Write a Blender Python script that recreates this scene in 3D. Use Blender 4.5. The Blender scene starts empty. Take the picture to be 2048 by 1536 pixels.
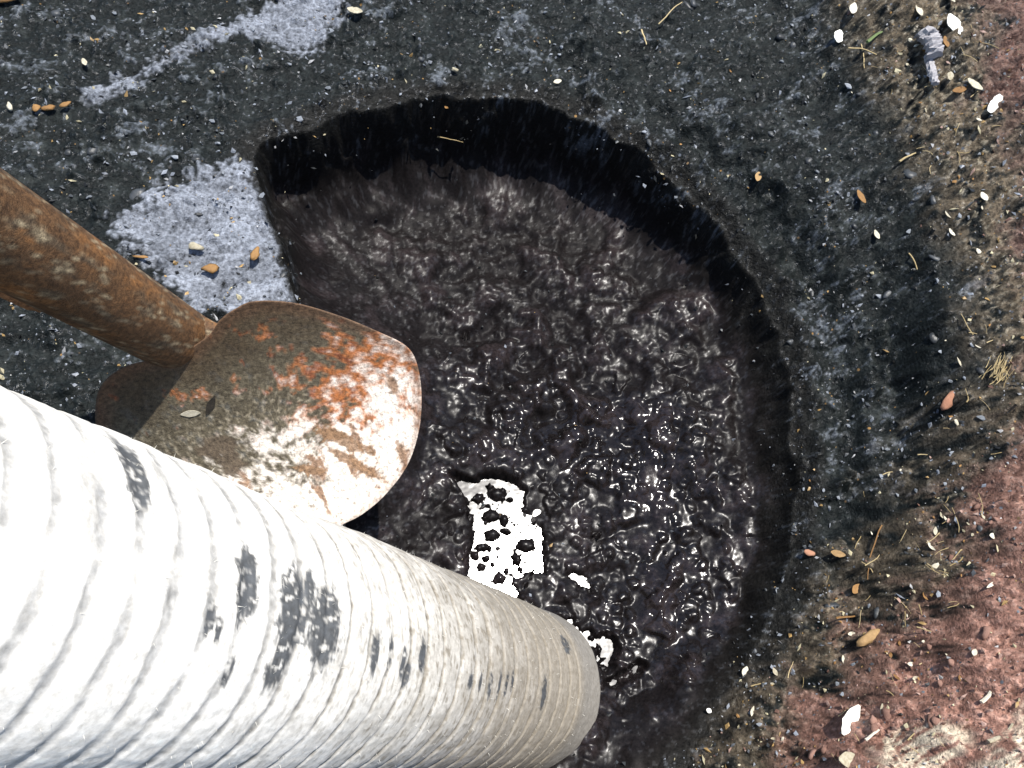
import bpy, math, random
import numpy as np
from mathutils import Vector, Matrix

# ------------------------------------------------------------------ camera, sky, sun, exposure
FPX = 1773.0                     # focal length in pixels of the 2048 x 1536 photograph
CAM_H = 0.92                     # camera height over the black ledge
dn = np.array([-0.1545, -0.4467, -1.0]); dn /= np.linalg.norm(dn)      # straight down, in camera axes
upc = -dn
xc = np.array([1.0, 0, 0]) - upc * upc[0]; xc /= np.linalg.norm(xc)
yc = np.cross(upc, xc)
RW = np.array([xc, yc, upc])     # camera axes -> world axes
CAM = np.array([0.0, 0.0, CAM_H])

def rayw(u, v):
    return RW @ np.array([(u - 1024) / FPX, -(v - 768) / FPX, -1.0])
def at_z(u, v, z=0.0):
    d = rayw(u, v); return CAM + d * ((z - CAM_H) / d[2])
def at_d(u, v, depth):
    return CAM + rayw(u, v) * depth

sc = bpy.context.scene
cam_data = bpy.data.cameras.new('camera'); cam = bpy.data.objects.new('camera', cam_data)
sc.collection.objects.link(cam); sc.camera = cam
cam_data.sensor_width = 36.0; cam_data.lens = 36.0 * FPX / 2048.0
cam_data.clip_start = 0.01; cam_data.clip_end = 500.0
M4 = Matrix.Identity(4)
for i in range(3):
    for j in range(3): M4[i][j] = RW[i][j]
    M4[i][3] = CAM[i]
cam.matrix_world = M4

PUD_Z = -0.222
pv = CAM - at_z(1055, 1165, PUD_Z); pv /= np.linalg.norm(pv)
SUN = np.array([-pv[0], -pv[1], pv[2]])
sun_el = math.asin(SUN[2]); sun_az = math.atan2(SUN[0], SUN[1])

world = bpy.data.worlds.new('World'); sc.world = world; world.use_nodes = True
wn = world.node_tree.nodes; wl = world.node_tree.links; wn.clear()
sky = wn.new('ShaderNodeTexSky'); sky.sky_type = 'NISHITA'; sky.sun_disc = False
sky.sun_elevation = sun_el; sky.sun_rotation = sun_az
bg = wn.new('ShaderNodeBackground'); bg.inputs['Strength'].default_value = 0.13
wo = wn.new('ShaderNodeOutputWorld')
wl.new(sky.outputs[0], bg.inputs[0]); wl.new(bg.outputs[0], wo.inputs[0])

sl = bpy.data.lights.new('sun', 'SUN'); sl.energy = 5.0; sl.angle = math.radians(0.55); sl.color = (1.0, 0.96, 0.90)
so = bpy.data.objects.new('sun', sl); sc.collection.objects.link(so)
so.rotation_euler = Vector(SUN).to_track_quat('Z', 'Y').to_euler(); so.location = (0, 0, 3)
sc.view_settings.view_transform = 'Standard'; sc.view_settings.look = 'None'
sc.view_settings.gamma = 1.0; sc.view_settings.exposure = 0.6
sc.view_settings.use_curve_mapping = False
sc.cycles.max_bounces = 4; sc.cycles.diffuse_bounces = 2; sc.cycles.glossy_bounces = 2; sc.cycles.transmission_bounces = 0

# ------------------------------------------------------------------ numpy noise
rs = np.random.RandomState(7)
PERM = rs.permutation(4096); PERM = np.concatenate([PERM, PERM])
RND = rs.rand(4096)
def hsh(ix, iy, s):
    return PERM[(PERM[(ix + s * 131) & 4095] + iy) & 4095]
def gnoise(x, y, s=0):
    ix = np.floor(x).astype(np.int64); iy = np.floor(y).astype(np.int64)
    fx = x - ix; fy = y - iy
    ux = fx * fx * fx * (fx * (fx * 6 - 15) + 10); uy = fy * fy * fy * (fy * (fy * 6 - 15) + 10)
    def g(a, b):
        t = RND[hsh(ix + a, iy + b, s)] * 2 * np.pi
        return np.cos(t) * (fx - a) + np.sin(t) * (fy - b)
    a = g(0, 0); b = g(1, 0); c = g(0, 1); d = g(1, 1)
    return 1.5 * ((a + (b - a) * ux) * (1 - uy) + (c + (d - c) * ux) * uy)
def fbm(x, y, size, octs=4, s=0, gain=0.5):
    o = np.zeros_like(x); a = 1.0; f = 1.0 / size; tot = 0
    for i in range(octs):
        o += a * gnoise(x * f + 17.3 * i, y * f - 9.1 * i, s + i); tot += a; a *= gain; f *= 2.03
    return o / tot
def worley(x, y, size, s=0):
    """distance to nearest jittered cell point (in cells) and a random number of that cell"""
    X = x / size; Y = y / size
    ix = np.floor(X).astype(np.int64); iy = np.floor(Y).astype(np.int64)
    best = np.full(X.shape, 9.0); rid = np.zeros(X.shape)
    for a in (-1, 0, 1):
        for b in (-1, 0, 1):
            h = hsh(ix + a, iy + b, s)
            dx = ix + a + RND[h] - X; dy = iy + b + RND[(h * 7 + 13) & 4095] - Y
            d = np.sqrt(dx * dx + dy * dy); m = d < best
            best = np.where(m, d, best); rid = np.where(m, RND[(h * 3 + 5) & 4095], rid)
    return best, rid
def sm(a, b, x):
    t = np.clip((x - a) / (b - a), 0, 1); return t * t * (3 - 2 * t)
def polysdf(x, y, P):
    """signed distance, positive inside"""
    d2 = np.full(x.shape, 1e9); ins = np.zeros(x.shape, bool); n = len(P)
    for i in range(n):
        ax, ay = P[i]; bx, by = P[(i + 1) % n]; ex, ey = bx - ax, by - ay
        t = np.clip(((x - ax) * ex + (y - ay) * ey) / (ex * ex + ey * ey + 1e-12), 0, 1)
        d2 = np.minimum(d2, (x - ax - t * ex) ** 2 + (y - ay - t * ey) ** 2)
        if ey != 0:
            c = ((ay > y) != (by > y)) & (x < ex * (y - ay) / ey + ax); ins ^= c
    d = np.sqrt(d2); return np.where(ins, d, -d)
def smooth_closed(P, n):
    P = np.array(P, float); m = len(P); out = []
    for k in range(n):
        t = k * m / n; i = int(t); f = t - i
        p0, p1, p2, p3 = P[(i - 1) % m], P[i % m], P[(i + 1) % m], P[(i + 2) % m]
        out.append(0.5 * ((2 * p1) + (-p0 + p2) * f + (2 * p0 - 5 * p1 + 4 * p2 - p3) * f * f + (-p0 + 3 * p1 - 3 * p2 + p3) * f ** 3))
    return np.array(out)
def pxpoly(pts, z, n=None):
    P = np.array([at_z(u, v, z)[:2] for u, v in pts])
    return smooth_closed(P, n) if n else P
def field(x, y, ctrl, sig, default, dw=1e-3, z=0.0):
    num = np.full(x.shape, default * dw); den = np.full(x.shape, dw)
    for u, v, val in ctrl:
        p = at_z(u, v, z)
        w = np.exp(-((x - p[0]) ** 2 + (y - p[1]) ** 2) / (2 * sig * sig)); num += w * val; den += w
    return num / den

# ------------------------------------------------------------------ terrain description
RIM_PX = [(506, 318, 0), (525, 285, 0), (600, 262, -.005), (700, 226, -.010), (800, 200, -.015), (950, 192, -.020), (1080, 205, -.028), (1180, 240, -.036), (1260, 288, -.046), (1340, 352, -.058),
          (1420, 432, -.070), (1485, 520, -.082), (1540, 622, -.092), (1570, 722, -.100), (1582, 850, -.108), (1590, 960, -.114), (1585, 1080, -.120), (1560, 1190, -.124), (1515, 1300, -.128),
          (1450, 1420, -.130), (1360, 1540, -.13), (1180, 1680, -.13), (900, 1760, -.12), (600, 1700, -.10), (440, 1540, -.07), (400, 1300, -.04), (420, 1080, -.02), (520, 900, -.005),
          (598, 760, 0), (592, 610, 0), (560, 470, 0), (530, 390, 0)]
RIM = smooth_closed(np.array([at_z(u, v, z)[:2] for u, v, z in RIM_PX]), 80)
def rim_height(x, y):
    num = np.zeros(x.shape); den = np.full(x.shape, 1e-9)
    for u, v, z in RIM_PX:
        p = at_z(u, v, z); w = 1 / (1e-4 + (x - p[0]) ** 2 + (y - p[1]) ** 2) ** 1.5; num += w * z; den += w
    return num / den
BASIN = pxpoly([(1560, -160), (1600, 40), (1660, 170), (1735, 300), (1805, 460), (1850, 600), (1880, 740), (1868, 890), (1810, 1040), (1725, 1185),
                (1620, 1330), (1500, 1450), (1380, 1560), (1100, 1800), (500, 2100), (-900, 1900), (-1200, 300), (-700, -900), (1000, -900)], 0.02)
RED = pxpoly([(1850, -60), (1905, 60), (1935, 180), (1975, 300), (2010, 420), (2060, 560), (2085, 700), (2050, 830), (1990, 950), (1930, 1080), (1875, 1200),
              (1800, 1310), (1720, 1420), (1680, 1500), (1600, 1600), (1500, 1900), (4200, 2600), (4200, -1200), (2200, -900)], 0.06)
ASH1 = pxpoly([(232, 455), (300, 400), (335, 365), (390, 340), (440, 318), (500, 315), (520, 370), (545, 440), (575, 520), (588, 590), (520, 606), (440, 628),
               (380, 610), (310, 545), (262, 505)], 0.01)
ASH2 = pxpoly([(470, 40), (540, 8), (600, -40), (720, -40), (690, 10), (662, 50), (640, 85), (590, 95), (545, 75), (500, 70)], 0.01)
RIDGE = [(190, 195), (260, 160), (330, 120), (410, 82), (480, 48)]
PUDDLES = [[(900, 958), (935, 1000), (947, 1080), (933, 1130), (943, 1180), (980, 1205), (1030, 1235), (1050, 1245), (1040, 1200), (1022, 1165), (1050, 1140),
            (1085, 1140), (1091, 1112), (1080, 1090), (1064, 1065), (1057, 1040), (1040, 1010), (1047, 985), (1035, 970), (1000, 955), (950, 965)],
           [(1136, 1148), (1166, 1153), (1190, 1184), (1160, 1182), (1158, 1165)],
           [(1113, 1236), (1150, 1238), (1152, 1258), (1135, 1258)],
           [(1135, 1272), (1178, 1264), (1190, 1278), (1215, 1268), (1232, 1295), (1222, 1320), (1212, 1348), (1196, 1330), (1190, 1300)],
           [(1203, 1370), (1240, 1348), (1270, 1330), (1292, 1328), (1268, 1352), (1220, 1374)]]
ISLES = [(993, 990, 22, 14), (958, 997, 12, 12), (983, 1032, 17, 13), (1008, 1040, 11, 13), (985, 1070, 17, 13), (1010, 1063, 12, 6), (1050, 1091, 20, 14),
         (1034, 1119, 10, 12), (965, 1095, 12, 9), (950, 1112, 9, 9), (978, 1098, 6, 8), (972, 1118, 8, 7), (1000, 1157, 12, 12), (1012, 1144, 6, 8), (1040, 1139, 7, 5), (940, 1040, 7, 12), (1196, 1300, 7, 7), (1206, 1338, 10, 6), (1216, 1272, 6, 6), (1180, 1276, 5, 5), (1020, 1000, 8, 6), (975, 1012, 6, 5), (962, 1135, 10, 8), (985, 1130, 5, 5), (1005, 1190, 6, 5)]
BASE_Z = [(0, 0, .02), (600, -50, .01), (300, 150, .012), (0, 300, .03), (1000, 80, 0), (1300, 150, 0), (700, 200, 0), (300, 450, .018), (550, 500, 0.0), (100, 750, .02),
          (100, 1000, .03), (0, 1400, .04), (1500, 300, 0), (1650, 500, 0), (1700, 800, -.005), (1700, 1000, 0), (2040, 0, .05), (2040, 400, .04), (2040, 800, .04), (2040, 1200, .04),
          (2040, 1530, .05), (1800, 1500, .04), (1600, 1536, .02), (1900, 300, .02), (1950, 700, .02), (1900, 1000, .02), (1750, 1250, .015), (1400, 1450, .0), (1000, 1600, .0), (500, 1600, .0), (400, 1000, .0), (420, 800, .0)]
STEP = [(1550, 165, .012), (1650, 250, .006), (1780, 450, .004), (1860, 620, .040), (1880, 740, .050), (1860, 890, .042), (1800, 1050, .014), (1700, 1200, .006), (1550, 1350, .003),
        (1000, 100, 0), (300, 300, 0), (1300, 600, 0), (2040, 600, .02), (1000, 1500, 0)]
SOFT = [(1000, 200, 1), (1300, 350, 1), (1480, 550, .7), (1560, 750, .5), (1570, 1000, .5), (1520, 1200, .7), (1400, 1450, 1.2), (1000, 1700, 2), (600, 1600, 2), (560, 900, 1.5), (560, 450, 1)]

WALLH = [(700, 220, .165), (1000, 200, .165), (1180, 240, .150), (1300, 350, .125), (1480, 550, .085), (1560, 750, .062), (1580, 1000, .050), (1520, 1250, .035), (1380, 1450, .03), (1000, 1700, .04), (500, 1500, .08), (560, 900, .12), (540, 420, .14)]
WETC = [(950, 420, .0), (1250, 420, .08), (700, 480, 0), (1480, 600, .1), (900, 600, .15), (1150, 640, .25), (1350, 700, .45), (1000, 750, .55), (1150, 880, 1), (1350, 920, 1), (1520, 900, .25), (1300, 1080, 1), (1500, 1080, .55), (1380, 1230, 1), (1600, 1200, .25), (1500, 1350, .35), (880, 880, .7), (850, 1050, .15), (1050, 1150, .9), (1100, 1250, .5), (1300, 1400, .5), (1150, 1060, .1)]
def macro(x, y):
    """slow, smooth fields: signed distances and heights"""
    m = {'rz': rim_height(x, y), 'd': polysdf(x, y, RIM), 'do': polysdf(x, y, BASIN), 'dr': polysdf(x, y, RED), 'base': field(x, y, BASE_Z, .075, .03), 'step': field(x, y, STEP, .07, .0),
         'soft': field(x, y, SOFT, .08, 2.0), 'wet': field(x, y, WETC, .06, .4, 1e-3, -.18), 'wh': field(x, y, WALLH, .10, .08, 1e-3, -.05), 'ash': np.maximum(polysdf(x, y, ASH1), polysdf(x, y, ASH2))}
    sp = np.full(x.shape, -1.0)
    for P in PUDDLES: sp = np.maximum(sp, polysdf(x, y, pxpoly(P, PUD_Z)))
    m['sp'] = sp
    ridge = np.full(x.shape, 9.0); R = [at_z(u, v, .012) for u, v in RIDGE]
    for p, q in zip(R[:-1], R[1:]):
        ex, ey = q[0] - p[0], q[1] - p[1]; t = np.clip(((x - p[0]) * ex + (y - p[1]) * ey) / (ex * ex + ey * ey), 0, 1)
        ridge = np.minimum(ridge, np.hypot(x - p[0] - t * ex, y - p[1] - t * ey))
    m['ridge'] = ridge
    return m
def mixv(c, c2, m): return c * (1 - m[:, None]) + np.asarray(c2)[None, :] * m[:, None]
HOLLOW = at_z(1535, 185, 0); PC = at_z(1215, 1120, PUD_Z); LOWR = at_z(2000, 1500, .1)

def terrain(x, y, colour=True, mac=None):
    o = {}; q = mac or macro(x, y)
    A2 = fbm(x, y, .055, 3, 91); B2 = fbm(x, y, .022, 3, 92); n3 = fbm(x, y, .09, 3, 113)
    d = q['d'] + A2 * .010
    d = d + fbm(x, y, .010, 2, 31) * .0022 * np.exp(-(d / .012) ** 2)
    do = q['do'] + n3 * .03 + B2 * .01
    red = sm(-.05, .05, q['dr'] + n3 * .07 + B2 * .03)
    olive = np.maximum(sm(.012, .09, -do + A2 * .03), .8 * sm(-.10, .0, q['dr'] + A2 * .07 + B2 * .03)) * (1 - red) * (1 - sm(-.02, .02, d))
    soft = q['soft']
    bank = np.clip(-do, 0, 2); z = q['base'] - q['step'] * sm(-.012, .022, do) + .62 * np.minimum(bank, .16) * sm(0, .02, bank) + .10 * np.clip(bank - .16, 0, .4)
    z -= .016 * np.exp(-(((x - HOLLOW[0]) / .04) ** 2 + ((y - HOLLOW[1]) / .02) ** 2) * (1 + A2))
    wh = q['wh']; rz = q['rz']; out = sm(-.012, .17, -d + .03 * A2)
    z = rz * (1 - out) + z * out - .010 * rz * 0
    z = z - .006 * np.exp(-((d + .002) / .012) ** 2)                                   # worn lip
    ringm = sm(.015, .07, -rz)
    z += ringm * (.010 * np.exp(-((d + .026 + .01 * A2) / .014) ** 2) - .016 * np.exp(-((d + .062 + .02 * A2) / .012) ** 2) * (.6 + A2) + .008 * np.exp(-((d + .088 + .02 * B2) / .012) ** 2))
    z = np.where(d > 0, rz - .006 * np.exp(-((d + .002) / .012) ** 2), z)
    z = z - wh * (1 - (1 - np.clip(d / (.080 * soft) * (1 + .5 * A2), 0, 1)) ** 2.6) - np.clip(.212 + rz - wh, 0, 1) * (.5 * sm(0.0, .24, d + .04 * A2) + .5 * np.clip((d + .03 * A2) / .22, 0, 1)) * (d > -.03)
    floor = sm(-.004, .030, d); wall = np.exp(-((d - .014 * np.minimum(soft, 1.2)) / (.018 * np.minimum(soft, 1.2))) ** 2) * np.clip(2.8 - soft, 0, 1)
    w1, r1 = worley(x + .006 * B2, y + .005 * A2, .017, 41)
    w0, r0 = worley(x + .012 * B2, y + .010 * A2, .034, 44); lump0 = np.clip(1 - w0, 0, 1) ** 1.5 * (.3 + r0)
    w2, r2 = worley(x, y + .003 * B2, .0075, 42)
    lump1 = np.clip(1 - w1, 0, 1) ** 2 * (.4 + r1); lump2 = np.clip(1 - w2, 0, 1) ** 2 * (.3 + r2)
    bmp1 = sm(.35, .80, 1 - w1) * (r1 > .40) * (.4 + .8 * r1); bmp0 = sm(.30, .85, 1 - w0) * (r0 > .45) * (.4 + .8 * r0)
    fine = fbm(x, y, .007, 3, 61)
    ca, sa = math.cos(math.radians(22)), math.sin(math.radians(22))
    bed = fbm((x * ca + y * sa) * .35, (-x * sa + y * ca), .03, 4, 71)
    land = (1 - floor) * (1 - red) * (1 - .8 * wall)
    z += land * (.0085 * bed + .0060 * A2 + .0095 * lump1 * sm(-.05, .4, A2 + .3 * B2) + .0026 * fine + .0042 * lump2 * sm(.0, .35, B2 + .4 * n3))
    z += red * (.016 * A2 + .010 * lump1 * sm(-.05, .45, n3 + .5 * B2) + .0050 * lump2 * sm(-.2, .3, B2) + .0055 * fine + .009 * B2)
    z += olive * (.007 * B2 + .006 * lump1 + .004 * lump2)
    z += floor * (1 - .85 * wall) * (.024 * A2 + .012 * n3 + (.12 + .88 * q['wet']) * (.0075 * bmp0 + .0045 * bmp1 * sm(-.3, .3, n3 + .4 * A2)) + (.0022 - .0004 * q['wet']) * B2 + .0003 * fine)
    near = np.exp(-(((x - PC[0]) / .245) ** 2 + ((y - PC[1]) / .18) ** 2))
    rise = np.clip(np.hypot(x - PC[0] + .06, y - PC[1]) - .07, 0, 1) * .16
    flat = PUD_Z + .0030 + rise + .0060 * bmp0 + .0042 * bmp1 * sm(-.5, .2, n3 + .5 * B2) + .0085 * A2 + .0011 * B2 + .0002 * fine
    k = np.maximum(sm(.22, .65, near), sm(-.06, -.012, q['sp'])) * floor
    z = z * (1 - k) + flat * k
    sp = q['sp'] + .0055 * fbm(x, y, .013, 4, 99, .6)
    guard = sm(-.016, -.004, sp) * (1 - sm(-.006, .005, sp))      # keep the bank around the puddle dry
    z = np.maximum(z, (PUD_Z + .0016 + .003 * lump2) * guard + (PUD_Z - 1) * (1 - guard))
    pm = sm(-.006, .005, sp); z = z * (1 - pm) + (PUD_Z - .0046 + .0115 * np.clip(.9 * B2 + .7 * fine - .02, -.3, 1)) * pm
    for (u, v, a, b) in ISLES:
        p = at_z(u, v, PUD_Z); s = .00066
        e = (((x - p[0]) / (a * s)) ** 2 + ((y - p[1]) / (b * s)) ** 2) * (1 + 1.2 * B2 + 1.1 * fine)
        z = np.maximum(z, PUD_Z - .006 + .0088 * np.clip(1.7 - e, 0, 3))
    o['z'] = z; o['d'] = d
    o['push'] = np.exp(-((d - .030) / .020) ** 2) * np.clip(2.0 - soft, 0, 1.0) * .022 * sm(.07, .14, wh)
    if not colour: return o
    # ---------------- albedo
    n1 = B2; n2 = fine; n5 = fbm(x, y, .0042, 2, 114)
    N = len(x)
    col = np.tile(np.array([.0080, .0102, .0102]), (N, 1)) * (1 + .6 * n1[:, None])
    col = mixv(col, (.026, .030, .029), sm(.0, .5, n1 + .5 * n3) * .7)
    col = mixv(col, (.0062, .0046, .0047), floor * .9)
    col = mixv(col, (.021, .016, .0165), floor * sm(-.05, .5, .6 * n1 + .2 * n2 + 1.0 * A2) * .7)
    col = mixv(col, (.010, .0085, .007), sm(-.03, .0, -np.abs(d) + .012) * .6)
    ash = np.maximum(q['ash'], .009 - q['ridge'])
    am = sm(-.008, .006, ash + n2 * .014 + n1 * .022)
    am *= 1 - sm(-.012, .0, d)
    am *= sm(-.6, .1, n2 * .6 + .7 * n1 + .3 * n5 - .05 + .45 * sm(0, .03, ash) + .4 * bed)
    ashc = np.array([.150, .163, .188])[None, :] * (1 + .55 * n2[:, None] + .35 * n5[:, None] + .8 * bed[:, None])
    col = col * (1 - am[:, None]) + np.clip(ashc, .03, .5) * am[:, None]
    dust = sm(.22, .60, .5 * n2 + .6 * n1 + .5 * n3 + .3 * n5 + .5 * bed) * (1 - floor) * (1 - red)
    col = mixv(col, (.105, .118, .135), dust * .75)
    col = mixv(col, (.125, .098, .066), olive * sm(-.4, .2, n1 + .3 * n2) * .9)
    col = mixv(col, (.21, .18, .125), olive * sm(.12, .45, n2 + .5 * n3 + .4 * n5) * .8)
    redc = np.array([.135, .070, .051])[None, :] * (1 + .55 * n1[:, None] + .5 * n2[:, None])
    redc = redc + np.array([.062, .048, .040])[None, :] * sm(.10, .5, n2 + .5 * n5 + .3 * n1)[:, None]
    pinkish = np.exp(-(((x - LOWR[0]) / .30) ** 2 + ((y - LOWR[1]) / .28) ** 2))
    redc = redc * (.68 + .95 * pinkish[:, None])
    rm = red * sm(-.55, .05, n1 + .7 * n2 + red * .9 - .35)
    col = col * (1 - rm[:, None]) + np.clip(redc, .008, .6) * rm[:, None]
    g1, g2 = at_z(1860, 1510, .1), at_z(1920, 1460, .1); gd = (g2 - g1)[:2] / np.linalg.norm((g2 - g1)[:2])
    for (u, v, sa_, sb_) in ((1880, 1500, .045, .018), (2015, 1512, .05, .022), (2046, 1420, .03, .014)):     # bleached dry grass trodden into the soil
        c_ = at_z(u, v, .1); al = (x - c_[0]) * gd[0] + (y - c_[1]) * gd[1]; ac = -(x - c_[0]) * gd[1] + (y - c_[1]) * gd[0]
        gm_ = sm(1.3, .2, (al / sa_) ** 2 + (ac / sb_) ** 2 + .6 * n1) * sm(-.25, .25, fbm(al * .18, ac, .004, 2, 141) + .3 * n2 + .1)
        col = mixv(col, (.62, .54, .40), gm_ * .85)
    o['col'] = np.clip(col, .003, .7)
    wetn = sm(-.1, .3, A2)
    rough = .52 + .14 * n1 + .10 * n2
    wsp = sm(.10, .28, n2 + .55 * n5 + .25 * A2 - .1) * (1 - red)           # small wet spots
    rough = rough * (1 - wsp) + .22 * wsp
    rough = rough * (1 - floor) + floor * (.58 - .45 * np.clip(q['wet'] + .5 * A2 + .3 * n1, 0, 1) + .05 * n1 + .03 * n2)
    rough = rough * (1 - wall * floor) + .8 * wall * floor
    rough = rough * (1 - rm) + rm * (.48 + .15 * n2 + .1 * n1)
    rough = rough * (1 - am) + am * .7
    o['rough'] = np.clip(rough, .115, .9)
    o['speck'] = np.clip((1 - floor) * (.35 + .9 * sm(-.1, .4, n3 + .5 * B2)) + .5 * olive, 0, 1)
    o['spec'] = np.clip(np.maximum(.11 + .38 * wsp, floor * (.04 + .24 * np.clip(q['wet'] + .4 * A2, 0, 1)) * (1 - wall)), 0, 1) * (1 - rm) + .35 * rm
    o['floor'] = floor; o['red'] = red; o['olive'] = olive
    return o

# ------------------------------------------------------------------ node helpers
def newmat(name):
    m = bpy.data.materials.new(name); m.use_nodes = True
    n = m.node_tree.nodes; n.clear()
    out = n.new('ShaderNodeOutputMaterial'); b = n.new('ShaderNodeBsdfPrincipled')
    m.node_tree.links.new(b.outputs[0], out.inputs[0])
    return m, n, m.node_tree.links, b
def nd(n, kind, **kw):
    x = n.new(kind)
    for k, v in kw.items():
        if k in x.inputs.keys(): x.inputs[k].default_value = v
        else: setattr(x, k, v)
    return x
def noise(n, l, scale, detail=4, rough=.6, coord=None):
    t = nd(n, 'ShaderNodeTexNoise', Scale=scale, Detail=detail, Roughness=rough)
    if coord: l.new(coord, t.inputs['Vector'])
    return t.outputs['Fac']
def ramp(n, l, src, a, b, va=0.0, vb=1.0):
    r = n.new('ShaderNodeMapRange'); r.inputs['From Min'].default_value = a; r.inputs['From Max'].default_value = b
    r.inputs['To Min'].default_value = va; r.inputs['To Max'].default_value = vb; l.new(src, r.inputs['Value']); return r.outputs[0]
def mixc(n, l, fac, a, b, mode='MIX'):
    m = n.new('ShaderNodeMix'); m.data_type = 'RGBA'; m.blend_type = mode
    for i, v in ((0, fac), (6, a), (7, b)):
        if hasattr(v, 'is_linked'): l.new(v, m.inputs[i])
        elif i == 0: m.inputs[0].default_value = v
        else: m.inputs[i].default_value = (*v, 1)
    return m.outputs[2]
def mathn(n, l, op, a, b):
    m = n.new('ShaderNodeMath'); m.operation = op
    for i, v in ((0, a), (1, b)):
        if hasattr(v, 'is_linked'): l.new(v, m.inputs[i])
        else: m.inputs[i].default_value = v
    return m.outputs[0]
def bump(n, l, h, strength, dist, bsdf, normal=None):
    b = n.new('ShaderNodeBump'); b.inputs['Strength'].default_value = strength; b.inputs['Distance'].default_value = dist
    l.new(h, b.inputs['Height'])
    if normal: l.new(normal, b.inputs['Normal'])
    l.new(b.outputs[0], bsdf.inputs['Normal']); return b.outputs[0]

def ground_material():
    m, n, l, b = newmat('tarry_soil')
    tc = n.new('ShaderNodeTexCoord').outputs['Object']
    a = nd(n, 'ShaderNodeAttribute', attribute_name='albedo'); p = nd(n, 'ShaderNodeAttribute', attribute_name='params')
    sep = n.new('ShaderNodeSeparateColor'); l.new(p.outputs['Color'], sep.inputs[0])
    rough, speck, floor = sep.outputs[0], sep.outputs[1], sep.outputs[2]
    f1 = noise(n, l, 260, 3, .7, tc); f2 = noise(n, l, 900, 1, .6, tc)
    c = mixc(n, l, 1.0, a.outputs['Color'], mixc(n, l, ramp(n, l, f1, .3, .7), (.45, .45, .45), (1.6, 1.6, 1.6)), 'MULTIPLY')
    # pale mineral grains, some rust-coloured; the pale ones double as painted sun glints
    v = nd(n, 'ShaderNodeTexVoronoi', Scale=190.0, Randomness=1.0); l.new(tc, v.inputs['Vector'])
    vs = n.new('ShaderNodeSeparateColor'); l.new(v.outputs['Color'], vs.inputs[0])
    size = mathn(n, l, 'MULTIPLY', ramp(n, l, vs.outputs[0], .72, 1.0, 0, .42), speck)
    g = mathn(n, l, 'LESS_THAN', v.outputs['Distance'], size)
    gc = mixc(n, l, ramp(n, l, vs.outputs[1], .80, .84), (.17, .185, .21), (.24, .14, .05))
    gc = mixc(n, l, ramp(n, l, vs.outputs[2], .0, 1.0), (.03, .03, .03), gc)
    c = mixc(n, l, g, c, gc)
    l.new(c, b.inputs['Base Color'])
    rr = mathn(n, l, 'ADD', rough, ramp(n, l, f2, .3, .7, -.08, .08)); l.new(rr, b.inputs['Roughness'])
    gl = nd(n, 'ShaderNodeAttribute', attribute_name='gloss'); l.new(gl.outputs['Fac'], b.inputs['Specular IOR Level'])
    h = mathn(n, l, 'ADD', mathn(n, l, 'MULTIPLY', f1, ramp(n, l, floor, 0, 1, 1.0, .03)), mathn(n, l, 'MULTIPLY', g, .5))
    nb = bump(n, l, h, .9, .0030, b)
    return m

# ------------------------------------------------------------------ terrain mesh (one sheet out to the horizon)
def axis_coords(a, b, step, far):
    c = np.linspace(a, b, int(round((b - a) / step)) + 1); out = []; s = step; v = b
    while v < far: s *= 1.4; v += s; out.append(v)
    lo = []; s = step; v = a
    while v > -far: s *= 1.4; v -= s; lo.append(v)
    return np.concatenate([np.array(lo[::-1]), c, np.array(out)])
cn = [at_z(u, v, z)[:2] for u, v, z in [(0, 0, -.02), (2048, 0, -.02), (0, 1536, -.26), (2048, 1536, -.1)]]
Y0 = min(cn[2][1], cn[3][1]) - .04; Y1 = max(cn[0][1], cn[1][1]) + .05
tt = np.array([0.0, 1.0])
def side(a, b, y): return a[0] + (b[0] - a[0]) * (y - a[1]) / (b[1] - a[1])
NU, NV = 960, 750
gs = axis_coords(-1, 1, 2 / NU, 80); gy = axis_coords(Y0, Y1, (Y1 - Y0) / NV, 60)
yc_ = np.clip(gy, Y0, Y1)
xl = side(cn[2], cn[0], yc_) - .04; xr = side(cn[3], cn[1], yc_) + .04
nx, ny = len(gs), len(gy)
GX = (xl + xr)[:, None] / 2 + gs[None, :] * (xr - xl)[:, None] / 2; GY = np.repeat(gy[:, None], nx, 1)
# smooth fields on every fourth node, then interpolated
ci = np.unique(np.append(np.arange(0, nx, 4), nx - 1)); cj = np.unique(np.append(np.arange(0, ny, 4), ny - 1))
Mc = macro(GX[np.ix_(cj, ci)].ravel(), GY[np.ix_(cj, ci)].ravel())
def upsample(a):
    a = a.reshape(len(cj), len(ci))
    fi = np.interp(np.arange(nx), ci, np.arange(len(ci))); i0 = np.minimum(fi.astype(int), len(ci) - 2); wi = fi - i0
    fj = np.interp(np.arange(ny), cj, np.arange(len(cj))); j0 = np.minimum(fj.astype(int), len(cj) - 2); wj = fj - j0
    r = a[:, i0] * (1 - wi) + a[:, i0 + 1] * wi
    return (r[j0] * (1 - wj)[:, None] + r[j0 + 1] * wj[:, None]).ravel()
fx = GX.ravel(); fy = GY.ravel()
T = terrain(fx, fy, True, {k: upsample(v) for k, v in Mc.items()})
hc = RIM.mean(0); ox = fx - hc[0]; oy = fy - hc[1]; ol_ = np.hypot(ox, oy) + 1e-6
co = np.stack([fx + ox / ol_ * T['push'], fy + oy / ol_ * T['push'], T['z']], 1).astype(np.float32)
idx = np.arange(nx * ny).reshape(ny, nx)
quads = np.stack([idx[:-1, :-1], idx[:-1, 1:], idx[1:, 1:], idx[1:, :-1]], -1).reshape(-1, 4)
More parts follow.
